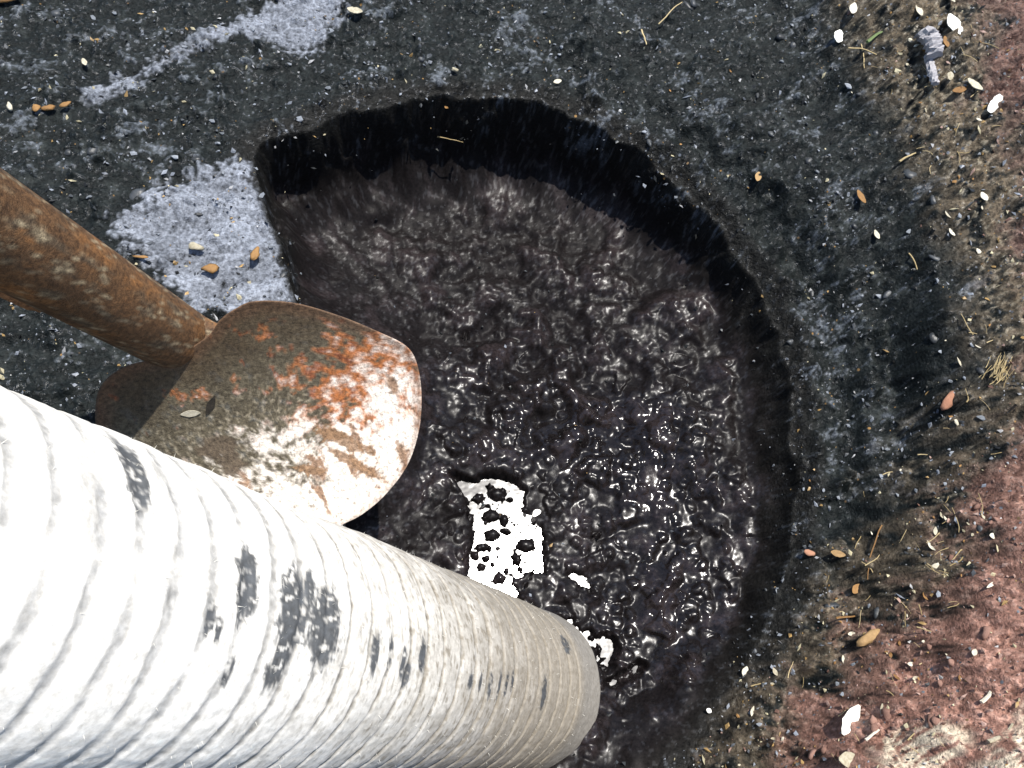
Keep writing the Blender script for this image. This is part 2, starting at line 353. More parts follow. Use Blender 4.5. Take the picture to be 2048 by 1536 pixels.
def mesh_from(name, co, quads, smooth=True):
    me = bpy.data.meshes.new(name); k = quads.shape[1]
    me.vertices.add(len(co)); me.vertices.foreach_set('co', np.ascontiguousarray(co, np.float32).ravel())
    me.loops.add(quads.size); me.loops.foreach_set('vertex_index', np.ascontiguousarray(quads, np.int32).ravel())
    me.polygons.add(len(quads)); me.polygons.foreach_set('loop_start', np.arange(0, quads.size, k, dtype=np.int32))
    me.polygons.foreach_set('loop_total', np.full(len(quads), k, np.int32))
    me.polygons.foreach_set('use_smooth', np.full(len(quads), smooth, bool))
    me.update(calc_edges=True); return me
def set_attr(me, name, rgb):
    a = me.attributes.new(name, 'FLOAT_COLOR', 'POINT'); c = np.ones((len(rgb), 4), np.float32); c[:, :rgb.shape[1]] = rgb
    a.data.foreach_set('color', c.ravel())
C = sc.collection
def link(name, me, mat=None, parent=None):
    o = bpy.data.objects.new(name, me); C.objects.link(o)
    if mat and me and not me.materials: me.materials.append(mat)
    if parent: o.parent = parent
    return o
def tag(o, label, cat, group=None):
    o['label'] = label; o['category'] = cat
    if group: o['group'] = group
    return o
me = mesh_from('ground', co, quads)
set_attr(me, 'albedo', T['col']); set_attr(me, 'params', np.stack([T['rough'], T['speck'], T['floor']], 1)); set_attr(me, 'gloss', np.stack([T['spec']] * 3, 1))
ground = link('ground', me, ground_material()); ground['kind'] = 'structure'
def zt(x, y):
    t = terrain(np.atleast_1d(np.asarray(x, float)), np.atleast_1d(np.asarray(y, float)), False); return t['z']
def on_ground(u, v):
    """point of the terrain seen at a pixel"""
    d = rayw(u, v); s = np.linspace(.55, 1.7, 700); P = CAM[None] + d[None] * s[:, None]
    below = P[:, 2] < zt(P[:, 0], P[:, 1]); i = int(np.argmax(below)); return P[max(i, 1)]

# puddle
def puddle():
    m, n, l, b = newmat('sludge_water')
    tc = n.new('ShaderNodeTexCoord').outputs['Object']
    b.inputs['Base Color'].default_value = (.010, .009, .010, 1); b.inputs['IOR'].default_value = 1.5
    b.inputs['Roughness'].default_value = .15
    bump(n, l, noise(n, l, 45, 2, .5, tc), .3, .0012, b)
    c = at_z(1180, 1120, PUD_Z); n_ = 40
    g = np.linspace(-1, 1, n_); A, B = np.meshgrid(g, g)
    co = np.stack([c[0] + A.ravel() * .24, c[1] + B.ravel() * .20, np.full(A.size, PUD_Z)], 1)
    i = np.arange(n_ * n_).reshape(n_, n_); q = np.stack([i[:-1, :-1], i[:-1, 1:], i[1:, 1:], i[1:, :-1]], -1).reshape(-1, 4)
    o = link('puddle_water', mesh_from('puddle_water', co, q), m); o['kind'] = 'structure'
puddle()

# ------------------------------------------------------------------ ringed log
def log():
    m, n, l, b = newmat('weathered_log')
    tc = n.new('ShaderNodeTexCoord').outputs['Object']
    a = nd(n, 'ShaderNodeAttribute', attribute_name='albedo')
    f1 = noise(n, l, 180, 5, .7, tc)
    c = mixc(n, l, 1.0, a.outputs['Color'], mixc(n, l, ramp(n, l, f1, .3, .7), (.72, .71, .69), (1.12, 1.12, 1.12)), 'MULTIPLY')
    l.new(c, b.inputs['Base Color']); b.inputs['Roughness'].default_value = .8; b.inputs['Specular IOR Level'].default_value = .25
    bump(n, l, f1, .25, .0015, b)
    A = RW @ (np.array([-.5332, .4447, 1.0])); A /= np.linalg.norm(A)
    F = at_d(1054, 1379.5, 1.1)
    e1 = CAM - (F + A * .5); e1 -= A * (e1 @ A); e1 /= np.linalg.norm(e1); e2 = np.cross(A, e1)
    nt, na = 760, 300
    t = np.linspace(-.006, 1.02, nt); th = np.linspace(-np.pi, np.pi, na, endpoint=False)
    th = th + .35 * np.sin(th) * -1.0 * .8            # denser towards the viewer
    TT, TH = np.meshgrid(t, th, indexing='ij'); tt = TT.ravel(); hh = TH.ravel()
    xs = np.cos(hh) * .1; ys = np.sin(hh) * .1
    sx = tt * 1.0; sy = hh * .1                        # unrolled surface coordinates (seam is on the hidden side)
    ph = (tt + .0035 * np.sin(hh * 1.0 + .6) + .0030 * fbm(sx * 2, sy, .05, 3, 201) + .0012 * fbm(sx, sy, .008, 2, 202)) / .0278 + .32
    fr = ph - np.floor(ph); ringid = np.floor(ph).astype(np.int64)
    rr = RND[(ringid * 37 + 11) & 4095]
    wid = .09 + .10 * rr + .14 * sm(.45, .72, tt) + .10 * fbm(sx * .6, sy, .02, 3, 203)
    g = np.abs(fr - .5) * 2                            # 1 at ring joint
    groove = sm(1 - wid * 1.6, 1 - wid * .35, g)
    brk = sm(-.42, .0, fbm(sx * .5, sy, .035, 3, 204) + .12 * (rr - .5))
    smoothcuff = sm(.075, .045, tt)
    groove = groove * (.25 + .75 * brk) * (1 - smoothcuff)
    r = .0987 + .0084 * tt
    bul = .0003 * np.sin(np.clip(fr, 0, 1) * np.pi) * (1 - smoothcuff)
    r = r + bul - (.0010 + .0008 * sm(.62, .3, tt)) * groove + .0030 * fbm(sx, sy, .09, 2, 205) + .0005 * fbm(sx * .7, sy, .010, 2, 206) - .006 * sm(.010, -.006, tt) ** 2
    P = F[None] + A[None] * tt[:, None] + r[:, None] * (np.cos(hh)[:, None] * e1[None] + np.sin(hh)[:, None] * e2[None])
    n1 = fbm(sx, sy, .03, 4, 211); n2 = fbm(sx * .5, sy, .006, 3, 212); n3 = fbm(sx * 3.5, sy, .012, 3, 213)
    col = np.array([.83, .80, .735])[None] * (1 + .10 * n1 + .12 * n2)[:, None]
    gm = np.clip(groove * (.75 + .6 * n2), 0, 1); far_ = sm(.68, .40, tt)[:, None]
    col = col * (1 - gm[:, None]) + (np.array([.36, .355, .34])[None] * (1 - far_) + np.array([.11, .095, .07])[None] * far_) * gm[:, None]
    dirty = sm(.66, .16, tt + .12 * n1) * .85 + .16 * sm(.1, .4, n3)
    dirty = np.clip(dirty + .25 * sm(.15, .5, n2 + n3) * sm(.75, .4, tt), 0, .92)
    col = col * (1 - dirty[:, None]) + np.array([.20, .172, .13])[None] * dirty[:, None]
    col = col * (1 - (smoothcuff * .6)[:, None]) + np.array([.22, .215, .205])[None] * (smoothcuff * .6)[:, None]
    # tar smears: (pixel, half length along the log, half width) on the front face
    def surf(u, v):
        d = rayw(u, v); s = np.linspace(.3, 1.25, 4000); Q = CAM[None] + d[None] * s[:, None] - F[None]
        ta = Q @ A; rad = np.linalg.norm(Q - ta[:, None] * A[None], axis=1)
        i = int(np.argmax(rad < .0987 + .0084 * ta)); q = Q[i] - A * ta[i]
        return ta[i], math.atan2(q @ e2, q @ e1)
    tar = np.zeros_like(tt)
    for (u, v, a_, b_) in [(590, 1225, .016, .035), (650, 1255, .018, .030), (560, 1320, .009, .020), (620, 1175, .006, .014),
                           (812, 1350, .006, .012), (805, 1325, .004, .014), (845, 1315, .005, .013), (497, 1165, .010, .026), (270, 945, .010, .030), (325, 960, .006, .018),
                           (1088, 1378, .006, .012), (1085, 1400, .004, .010), (940, 1362, .004, .007), (960, 1365, .003, .010), (980, 1372, .003, .012), (998, 1370, .003, .012), (1012, 1372, .003, .012), (1025, 1362, .003, .010),
                           (750, 1310, .005, .016), (782, 1308, .004, .014), (180, 985, .007, .03), (420, 1240, .004, .010), (435, 1262, .003, .008), (455, 1345, .004, .010), (1130, 1290, .010, .012), (350, 1150, .008, .020), (430, 1150, .007, .022)]:
        t0, h0 = surf(u, v)
        q = ((tt - t0) / a_) ** 2 + ((hh - h0) * .1 / b_) ** 2
        q = q * (1 + 1.1 * n3 + .9 * n2 + .5 * n1)
        soft = .35 if (u, v) in ((325, 960), (180, 985), (350, 1150), (430, 1150)) else 1.0
        tar = np.maximum(tar, sm(1.25, .55, q) * soft)
    tar *= sm(-.50, -.08, n2 + .5 * n3 + .08 - .15 * groove) * .95
    tc_ = np.array([.055, .060, .066])[None] * (1 + .9 * np.clip(n2, -.5, 1))[:, None]
    col = col * (1 - tar[:, None]) + tc_ * tar[:, None]
    col = np.clip(col, .02, .86)
    i = np.arange(nt * na).reshape(nt, na); j = np.roll(i, -1, 1)
    q = np.stack([i[:-1], j[:-1], j[1:], i[1:]], -1).reshape(-1, 4)
    # end caps
    Pc = np.concatenate([P, (F + A * t[0])[None], (F + A * t[-1])[None]]); colc = np.concatenate([col, col[:1], col[-1:]])
    base = F.copy(); root = bpy.data.objects.new('ringed_log', None); C.objects.link(root); root.location = base; root.empty_display_size = .1
    tag(root, 'weathered off-white ringed log leaning down into the pit, smeared with black tar', 'log')
    me = mesh_from('trunk', Pc - base, q); set_attr(me, 'albedo', colc)
    link('trunk', me, m, root)
    # sawn ends
    capm, cn, cl, cb = newmat('log_end_grain'); ctc = cn.new('ShaderNodeTexCoord').outputs['Object']
    cl.new(mixc(cn, cl, noise(cn, cl, 120, 4, .6, ctc), (.2, .17, .13), (.5, .45, .36)), cb.inputs['Base Color']); cb.inputs['Roughness'].default_value = .85
    for row, nm in ((0, 'foot_end'), (nt - 1, 'top_end')):
        ring = P[i[row]][::4]; ctr = ring.mean(0); v = np.concatenate([ring, ctr[None]]) - base; k = len(ring)
        f = np.array([[a_, (a_ + 1) % k, k] for a_ in range(k)]); link(nm, mesh_from(nm, v, f, False), capm, root)
    # lifted fibres along the bark
    rg = np.random.RandomState(5); vs, fs = [], []
    for k in range(2600):
        i0 = rg.randint(int(nt * .05), int(nt * .8)); j0 = rg.randint(0, na); p = P[i[i0, j0]]
        nrm = p - (F + A * ((p - F) @ A)); nrm /= np.linalg.norm(nrm); tang = np.cross(A, nrm)
        L = rg.uniform(.001, .0045); dr = nrm * rg.uniform(.25, .9) + tang * rg.uniform(-1, 1) + A * rg.uniform(-.7, .7); dr /= np.linalg.norm(dr)
        w = np.cross(dr, nrm); w = w / (np.linalg.norm(w) + 1e-9) * .00022; b0 = len(vs)
        vs += [p - w - nrm * .0005, p + w - nrm * .0005, p + dr * L]; fs.append([b0, b0 + 1, b0 + 2])
    fm, fn, fl_, fb = newmat('bark_fibre'); fb.inputs['Base Color'].default_value = (.62, .60, .53, 1); fb.inputs['Roughness'].default_value = .8
    o = link('bark_fibres', mesh_from('bark_fibres', np.array(vs) - base, np.array(fs), False), fm, root); o['kind'] = 'stuff'
    # a few crumbs lifted on the upper edge, as in the photo
    return root
log()

# ------------------------------------------------------------------ rusty shovel
def shovel():
    m, n, l, b = newmat('rusty_steel')
    tc = n.new('ShaderNodeTexCoord').outputs['Object']
    a = nd(n, 'ShaderNodeAttribute', attribute_name='albedo')
    f1 = noise(n, l, 240, 6, .75, tc); f2 = noise(n, l, 700, 3, .6, tc)
    c = mixc(n, l, 1.0, a.outputs['Color'], mixc(n, l, ramp(n, l, f1, .32, .68), (.30, .27, .25), (1.75, 1.75, 1.75)), 'MULTIPLY')
    l.new(c, b.inputs['Base Color']); b.inputs['Roughness'].default_value = .62; b.inputs['Specular IOR Level'].default_value = .4
    bump(n, l, mathn(n, l, 'ADD', f1, f2), .55, .0016, b)
    S = at_d(372, 690, .90); Rr = at_d(843, 800, .925); Tp = at_d(600, 1150, .93)
    nrm = np.cross(Tp - S, Rr - S); nrm /= np.linalg.norm(nrm)
    if nrm @ (CAM - S) < 0: nrm = -nrm
    bx = Tp - S; bx -= nrm * (bx @ nrm); bx /= np.linalg.norm(bx); ax = np.cross(bx, nrm)
    if ax @ (Rr - S) < 0: ax = -ax
    def dish(pa, pb):
        top = np.clip((.175 - pb) / .175, 0, 1.6)
        return .085 * top ** 2 + .35 * np.clip(pa - .02, 0, 1) ** 2 + .30 * np.clip(-pa - .02, 0, 1) ** 2 + .03 * np.clip((pb - .2) / .1, 0, 1) ** 2
    outl = [(372, 702), (420, 668), (440, 640), (470, 618), (510, 602), (590, 606), (680, 632), (760, 665), (812, 692), (834, 728), (843, 790), (838, 860), (815, 930), (770, 990), (722, 1030), (680, 1052),
            (635, 1085), (580, 1115), (520, 1120), (430, 1090), (330, 1030), (245, 955), (198, 870), (192, 808), (205, 768), (240, 738), (290, 722), (335, 722)]
    pts = []
    for u, v in outl:
        d = rayw(u, v); h = 0
        for _ in range(12):
            p0 = S + nrm * h; s = ((p0 - CAM) @ nrm) / (d @ nrm); q = CAM + d * s - S; pa, pb = q @ ax, q @ bx; h = .5 * h + .5 * float(dish(np.array(pa), np.array(pb)))
        pts.append((pa, pb))
    ol = smooth_closed(pts, 240); cen = np.array([(ol[:, 0].max() + ol[:, 0].min()) / 2, .16])
    nr = 90; ss = (np.arange(nr) / (nr - 1)) ** .8
    G = cen[None, None] + ss[:, None, None] * (ol - cen)[None]
    pa = G[..., 0].ravel(); pb = G[..., 1].ravel(); edge = np.repeat(ss, 240)
    h = dish(pa, pb) + .0007 * fbm(pa, pb, .02, 3, 301) + .0008 * sm(.965, .99, edge)
    front = S[None] + pa[:, None] * ax[None] + pb[:, None] * bx[None] + h[:, None] * nrm[None]
    back = front - nrm[None] * .004
    P = np.concatenate([front, back]); N0 = len(front)
    i = np.arange(nr * 240).reshape(nr, 240); j = np.roll(i, -1, 1)
    q = np.stack([i[:-1], i[1:], j[1:], j[:-1]], -1).reshape(-1, 4)
    side = np.stack([i[-1], i[-1] + N0, j[-1] + N0, j[-1]], -1)
    Q = np.concatenate([q, q[:, ::-1] + N0, side])
    # albedo: top painted brown for shade, pitted tan, orange rust, bottom right painted pale for sun
    n1 = fbm(pa, pb, .035, 4, 311); n2 = fbm(pa, pb, .010, 3, 312); n3 = fbm(pa, pb, .004, 3, 313); n4 = fbm(pa * 1.3, pb * .45, .03, 4, 314)
    def mix(c, c2, mm): return c * (1 - mm[:, None]) + np.asarray(c2)[None] * mm[:, None]
    col = np.tile(np.array([.095, .080, .052]), (len(pa), 1)) * (1 + .4 * n1)[:, None]
    col = mix(col, (.30, .26, .185), sm(.0, .35, n3 + .5 * n2) * .75 * sm(.03, .10, pb))
    col = mix(col, (.085, .090, .085), sm(.1, .4, n2 - .3 * n3) * .5)
    col = mix(col, (.075, .048, .024), sm(.07, .0, pb + .03 * n1) * .8)
    orange = sm(.0, .25, n1 + .6 * n2 + 1.0 * sm(.0, .16, pa) * sm(.02, .11, pb) - .32)
    col = mix(col, (.44, .135, .030), orange * .9 * (.6 + .4 * sm(-.2, .3, n3)))
    col = mix(col, (.17, .045, .018), orange * sm(.1, .35, n2 - n1 * .3) * .7)
    pale = sm(.0, .20, (pb - .105) * 2.5 + .45 * (pa - .02) + .30 * n1 + .22 * n2 + .10 * n3)
    col = mix(col, (.74, .68, .60), pale)
    flake = sm(.22, .36, n4 + .35 * n2) * pale
    col = mix(col, (.20, .105, .05), flake * .9)
    for (u, v, ra, rb, rot) in [(438, 888, .020, .010, .5), (460, 925, .011, .017, .2), (420, 905, .013, .007, .9), (688, 880, .030, .008, .9), (705, 925, .034, .006, 1.0), (668, 868, .016, .006, .7), (735, 940, .022, .004, 1.0), (625, 940, .014, .005, .6)]:
        d = rayw(u, v); hh = 0
        for _ in range(12):
            sv_ = ((S + nrm * hh - CAM) @ nrm) / (d @ nrm); qq = CAM + d * sv_ - S; hh = .5 * hh + .5 * float(dish(np.array(qq @ ax), np.array(qq @ bx)))
        da, db = pa - qq @ ax, pb - qq @ bx; c_, s_ = math.cos(rot), math.sin(rot)
        e_ = (((da * c_ + db * s_) / ra) ** 2 + ((-da * s_ + db * c_) / rb) ** 2) * (1 + 1.0 * n2 + .8 * n3 + .6 * n1)
        col = mix(col, (.10, .075, .05) if u < 500 else (.22, .13, .07), sm(1.2, .6, e_) * .92)
    rim = sm(.90, .985, edge + .02 * n2)
    col = mix(col, (.15, .075, .04), rim * .5)
    col = np.clip(col, .01, .8)
    root = bpy.data.objects.new('rusty_shovel', None); C.objects.link(root); root.location = S; root.empty_display_size = .1
    tag(root, 'rusty steel shovel with a broad rounded blade, lying over the left edge of the pit', 'shovel')
    me = mesh_from('blade', P - S, Q); set_attr(me, 'albedo', np.concatenate([col, col])); link('blade', me, m, root)
    # socket: a tube that comes from the upper left, then flattens into a tongue on the blade
    E0 = at_d(-420, 215, .47); E1 = at_d(345, 672, .845)
    ta = E1 - E0; Lt = np.linalg.norm(ta); ta /= Lt
    cu, rw, rh = [], [], []
    for k in range(70):
        s = k / 69; cu.append(E0 + ta * Lt * s); rw.append(.0395 - .0065 * s); rh.append(.0390 - .0065 * s)
    for k in range(1, 26):
        s = k / 25; pa_, pb_ = .008 + .020 * s, -.010 + .060 * s
        tgt = S + ax * pa_ + bx * pb_ + nrm * (float(dish(np.array(pa_), np.array(pb_))) - .016 * s * s)
        w = sm(0, 1, s); cu.append((E1 + ta * .06 * s) * (1 - w) + tgt * w); rw.append(.0330 + .020 * s * s); rh.append(.0285 * (1 - sm(0, 1, s)) + .004)
    cu = np.array(cu); tg = np.gradient(cu, axis=0); tg /= np.linalg.norm(tg, axis=1)[:, None]
    na = 72; th = np.linspace(0, 2 * np.pi, na, endpoint=False); V, CL = [], []
    for k in range(len(cu)):
        sd = np.cross(tg[k], nrm); sd /= np.linalg.norm(sd); up = np.cross(sd, tg[k])
        V.append(cu[k][None] + np.cos(th)[:, None] * sd[None] * rw[k] + np.sin(th)[:, None] * up[None] * rh[k])
    V = np.array(V); LL = np.concatenate([[0], np.cumsum(np.linalg.norm(np.diff(cu, axis=0), axis=1))])
    sx = np.repeat(LL, na); sy = np.tile(th * .0375, len(cu)); V = V.reshape(-1, 3)
    n1 = fbm(sx * .6, sy, .03, 4, 321); n2 = fbm(sx, sy, .007, 3, 322); n3 = fbm(sx * .3, sy, .012, 3, 323)
    V = V + (.0006 * n2)[:, None] * nrm[None]
    col = np.tile(np.array([.105, .054, .023]), (len(sx), 1)) * (1 + .5 * n1)[:, None]
    col = mix(col, (.075, .058, .038), sm(.0, .35, n3) * .7)
    col = mix(col, (.23, .10, .03), sm(.15, .5, n1 + .5 * n2) * .6)
    col = mix(col, (.33, .27, .17), sm(.22, .5, fbm(sx * .7, sy, .0035, 2, 324) + .5 * n3) * .7)
    i = np.arange(len(cu) * na).reshape(len(cu), na); j = np.roll(i, -1, 1)
    q = np.stack([i[:-1], j[:-1], j[1:], i[1:]], -1).reshape(-1, 4)
    me = mesh_from('socket', V - S, q); set_attr(me, 'albedo', np.clip(col, .01, .8)); sock = link('socket', me, m, root)
    # the lapped seam of the socket: a strip riding on the lower side, ending in a rounded tab
    sv, sf = [], []
    k0, k1 = 0, 44
    for k in range(k0, k1):
        sd = np.cross(tg[k], nrm); sd /= np.linalg.norm(sd); up = np.cross(sd, tg[k])
        side = 1.0 if (sd @ (RW @ np.array([0, -1.0, 0]))) > 0 else -1.0
        wv = 1.0 - sm(k1 - 7, k1 - 1, np.array(float(k)))
        for w in range(7):
            an = math.radians(8 + 26 * (w / 6) * (.15 + .85 * wv)) ; rad = 1.10 if 0 < w < 6 else 1.0
            sv.append(cu[k] + (math.cos(an) * sd * side * rw[k] + math.sin(an) * up * rh[k]) * rad)
    for k in range(k1 - k0 - 1):
        for w in range(6):
            a0 = k * 7 + w; sf.append([a0, a0 + 1, a0 + 8, a0 + 7])
    sme = mesh_from('seam_strip', np.array(sv) - S, np.array(sf)); set_attr(sme, 'albedo', np.tile(np.array([.26, .13, .06]), (len(sv), 1)))
    link('seam_strip', sme, m, sock)
    # wooden shaft that goes on out of the picture
    wm, wn_, wl_, wb = newmat('shaft_wood'); wtc = wn_.new('ShaderNodeTexCoord').outputs['Object']
    wl_.new(mixc(wn_, wl_, noise(wn_, wl_, 60, 4, .6, wtc), (.10, .06, .03), (.28, .19, .11)), wb.inputs['Base Color'])
    H0 = E0 + ta * .03; H1 = E0 - ta * .35
    sd = np.cross(ta, [0, 0, 1.0]); sd /= np.linalg.norm(sd); up = np.cross(sd, ta); t2 = np.linspace(0, 2 * np.pi, 32, endpoint=False)
    V = np.concatenate([H[None] + .033 * (np.cos(t2)[:, None] * sd[None] + np.sin(t2)[:, None] * up[None]) for H in (H0, H1)] + [H1[None] - ta[None] * .01])
    f = [[a_, (a_ + 1) % 32, 32 + (a_ + 1) % 32, 32 + a_] for a_ in range(32)] + [[32 + a_, 32 + (a_ + 1) % 32, 64, 64] for a_ in range(32)]
    hm = bpy.data.meshes.new('handle'); hm.from_pydata([tuple(v - S) for v in V], [], [f_[:3] if f_[2] == f_[3] else f_ for f_ in f]); hm.update()
    link('handle', hm, wm, root)
    return S, nrm, ax, bx, dish
SH = shovel()

# ------------------------------------------------------------------ loose pieces
rg = np.random.RandomState(23)
def simple_mat(name, c1, c2, scale=300, rough=.75, spec=.3):
    m, n, l, b = newmat(name); tc = n.new('ShaderNodeTexCoord').outputs['Object']
    oi = n.new('ShaderNodeObjectInfo')
    f = mathn(n, l, 'ADD', mathn(n, l, 'MULTIPLY', noise(n, l, scale, 3, .6, tc), .7), mathn(n, l, 'MULTIPLY', oi.outputs['Random'], .5))
    l.new(mixc(n, l, ramp(n, l, f, .25, .9), c1, c2), b.inputs['Base Color'])
    b.inputs['Roughness'].default_value = rough; b.inputs['Specular IOR Level'].default_value = spec
    bump(n, l, noise(n, l, scale * 2, 2, .6, tc), .4, .001, b); return m
MAT = {'husk': simple_mat('pale_husk', (.22, .19, .12), (.62, .58, .47)), 'white': simple_mat('bleached_leaf', (.72, .70, .60), (.84, .83, .76)),
       'orange': simple_mat('orange_husk', (.13, .065, .022), (.28, .155, .055)), 'straw': simple_mat('straw', (.22, .16, .07), (.50, .40, .22)),
       'clod': simple_mat('red_clod', (.13, .072, .054), (.27, .160, .125), 420, .9, .1), 'grey': simple_mat('grey_grit', (.08, .09, .10), (.24, .26, .29), 250),
       'green': simple_mat('green_blade', (.06, .09, .035), (.13, .18, .07)), 'wood': simple_mat('grey_wood', (.13, .125, .13), (.36, .35, .36), 220, .85),
       'pod': simple_mat('brown_pod', (.16, .095, .04), (.34, .22, .10)), 'brick': simple_mat('terracotta', (.22, .10, .06), (.36, .19, .12), 200, .9),
       'tar': simple_mat('tar_fleck', (.018, .015, .012), (.05, .042, .03)), 'drygrass': simple_mat('dry_grass', (.50, .42, .28), (.80, .74, .60)),
       'lump': simple_mat('tarry_lump', (.012, .013, .013), (.05, .055, .06), 200, .45, .4)}

def leaf_mesh(name, L, W, curl=.25, seed=0, n=7, blunt=.0):
    """a thin curled flake: closed lens outline, two sided with thickness; long axis is x"""
    r = np.random.RandomState(seed); t = np.linspace(0, 1, n); w = np.sin(np.pi * (t * (1 - blunt) + blunt * .5)) ** .8 * W / 2 * (1 + .05 * r.randn(n)); w[0] = w[-1] = W * (.05 + blunt * .5)
    z = curl * L * (t - .5) ** 2 + .006 * L * r.randn(n); v = []
    for k in range(n):
        v += [(L * (t[k] - .5), -w[k], z[k] + curl * w[k] * .6), (L * (t[k] - .5), 0, z[k]), (L * (t[k] - .5), w[k], z[k] + curl * w[k] * .6)]
    m = len(v); th = max(.0004, W * .06); v += [(a, b, c - th) for a, b, c in v]; f = []
    for k in range(n - 1):
        for s_ in (0, 1):
            a = k * 3 + s_; f += [(a, a + 3, a + 4, a + 1), (m + a + 1, m + a + 4, m + a + 3, m + a)]
        f += [(k * 3, m + k * 3, m + k * 3 + 3, k * 3 + 3), (k * 3 + 5, m + k * 3 + 5, m + k * 3 + 2, k * 3 + 2)]
    f += [(0, 1, m + 1, m), (1, 2, m + 2, m + 1)]; e = (n - 1) * 3; f += [(e + 1, e, m + e, m + e + 1), (e + 2, e + 1, m + e + 1, m + e + 2)]
    me = bpy.data.meshes.new(name); me.from_pydata(v, [], f); me.update(); return me
def stick_mesh(name, L, R, bend=.15, seed=0, n=6, k=5, taper=.6, rough=.0):
    r = np.random.RandomState(seed); v, f = [], []
    for i in range(n):
        t = i / (n - 1); c = np.array([L * (t - .5), bend * L * math.sin(t * 3.0 + seed) + .006 * L * r.randn(), R * 1.0 + .008 * L * abs(r.randn()) * (i > 0) + .12 * L * (seed % 3) * .5 * math.sin(t * 3.1)])
        rad = R * (1 - (1 - taper) * t)
        for j in range(k):
            a = 2 * np.pi * j / k; q = rad * (1 + rough * r.randn()); v.append((c[0], c[1] + q * math.cos(a), c[2] + q * math.sin(a)))
    for i in range(n - 1):
        for j in range(k): f.append((i * k + j, i * k + (j + 1) % k, (i + 1) * k + (j + 1) % k, (i + 1) * k + j))
    f += [tuple(range(k))[::-1], tuple(range((n - 1) * k, n * k))]
    me = bpy.data.meshes.new(name); me.from_pydata(v, [], f); me.update(); return me
def lump_mesh(name, R, seed=0, flat=.7, rough=.22, sub=1):
    import bmesh
    bm = bmesh.new(); bmesh.ops.create_icosphere(bm, subdivisions=sub, radius=R); r = np.random.RandomState(seed)
    ax_ = 1 + .3 * r.randn(3).clip(-1, 1)
    for v in bm.verts:
        c_ = np.array(v.co) / R; q = 1 + rough * (.5 * r.randn() + 2.2 * math.sin(2.3 * c_[0] + seed) * math.cos(2.9 * c_[1] + 2 * seed) + 1.3 * math.sin(5 * c_[2] + 4 * c_[0] + seed)); v.co = Vector((v.co.x * q * ax_[0], v.co.y * q * ax_[1], v.co.z * q * flat))
    me = bpy.data.meshes.new(name); bm.to_mesh(me); bm.free()
    if sub > 1:
        for p_ in me.polygons: p_.use_smooth = True
    return me
def lay(o, u, v, ang=None, to=None, lift=.0, tilt=.25, p=None):
    """put a piece on the soil seen at a pixel; its long axis points towards the pixel `to`"""
    if p is None: p = on_ground(u, v)
    if to is not None:
        q = at_z(to[0], to[1], p[2]); ang = math.atan2(q[1] - p[1], q[0] - p[0])
    if ang is None: ang = rg.uniform(0, 6.28)
    o.location = (p[0], p[1], p[2] + lift); o.rotation_euler = (rg.uniform(-tilt, tilt), rg.uniform(-tilt, tilt), ang)
def px_len(u, v, L, z=.03):
    d = rayw(u, v); return L * abs((z - CAM_H) / d[2]) / FPX

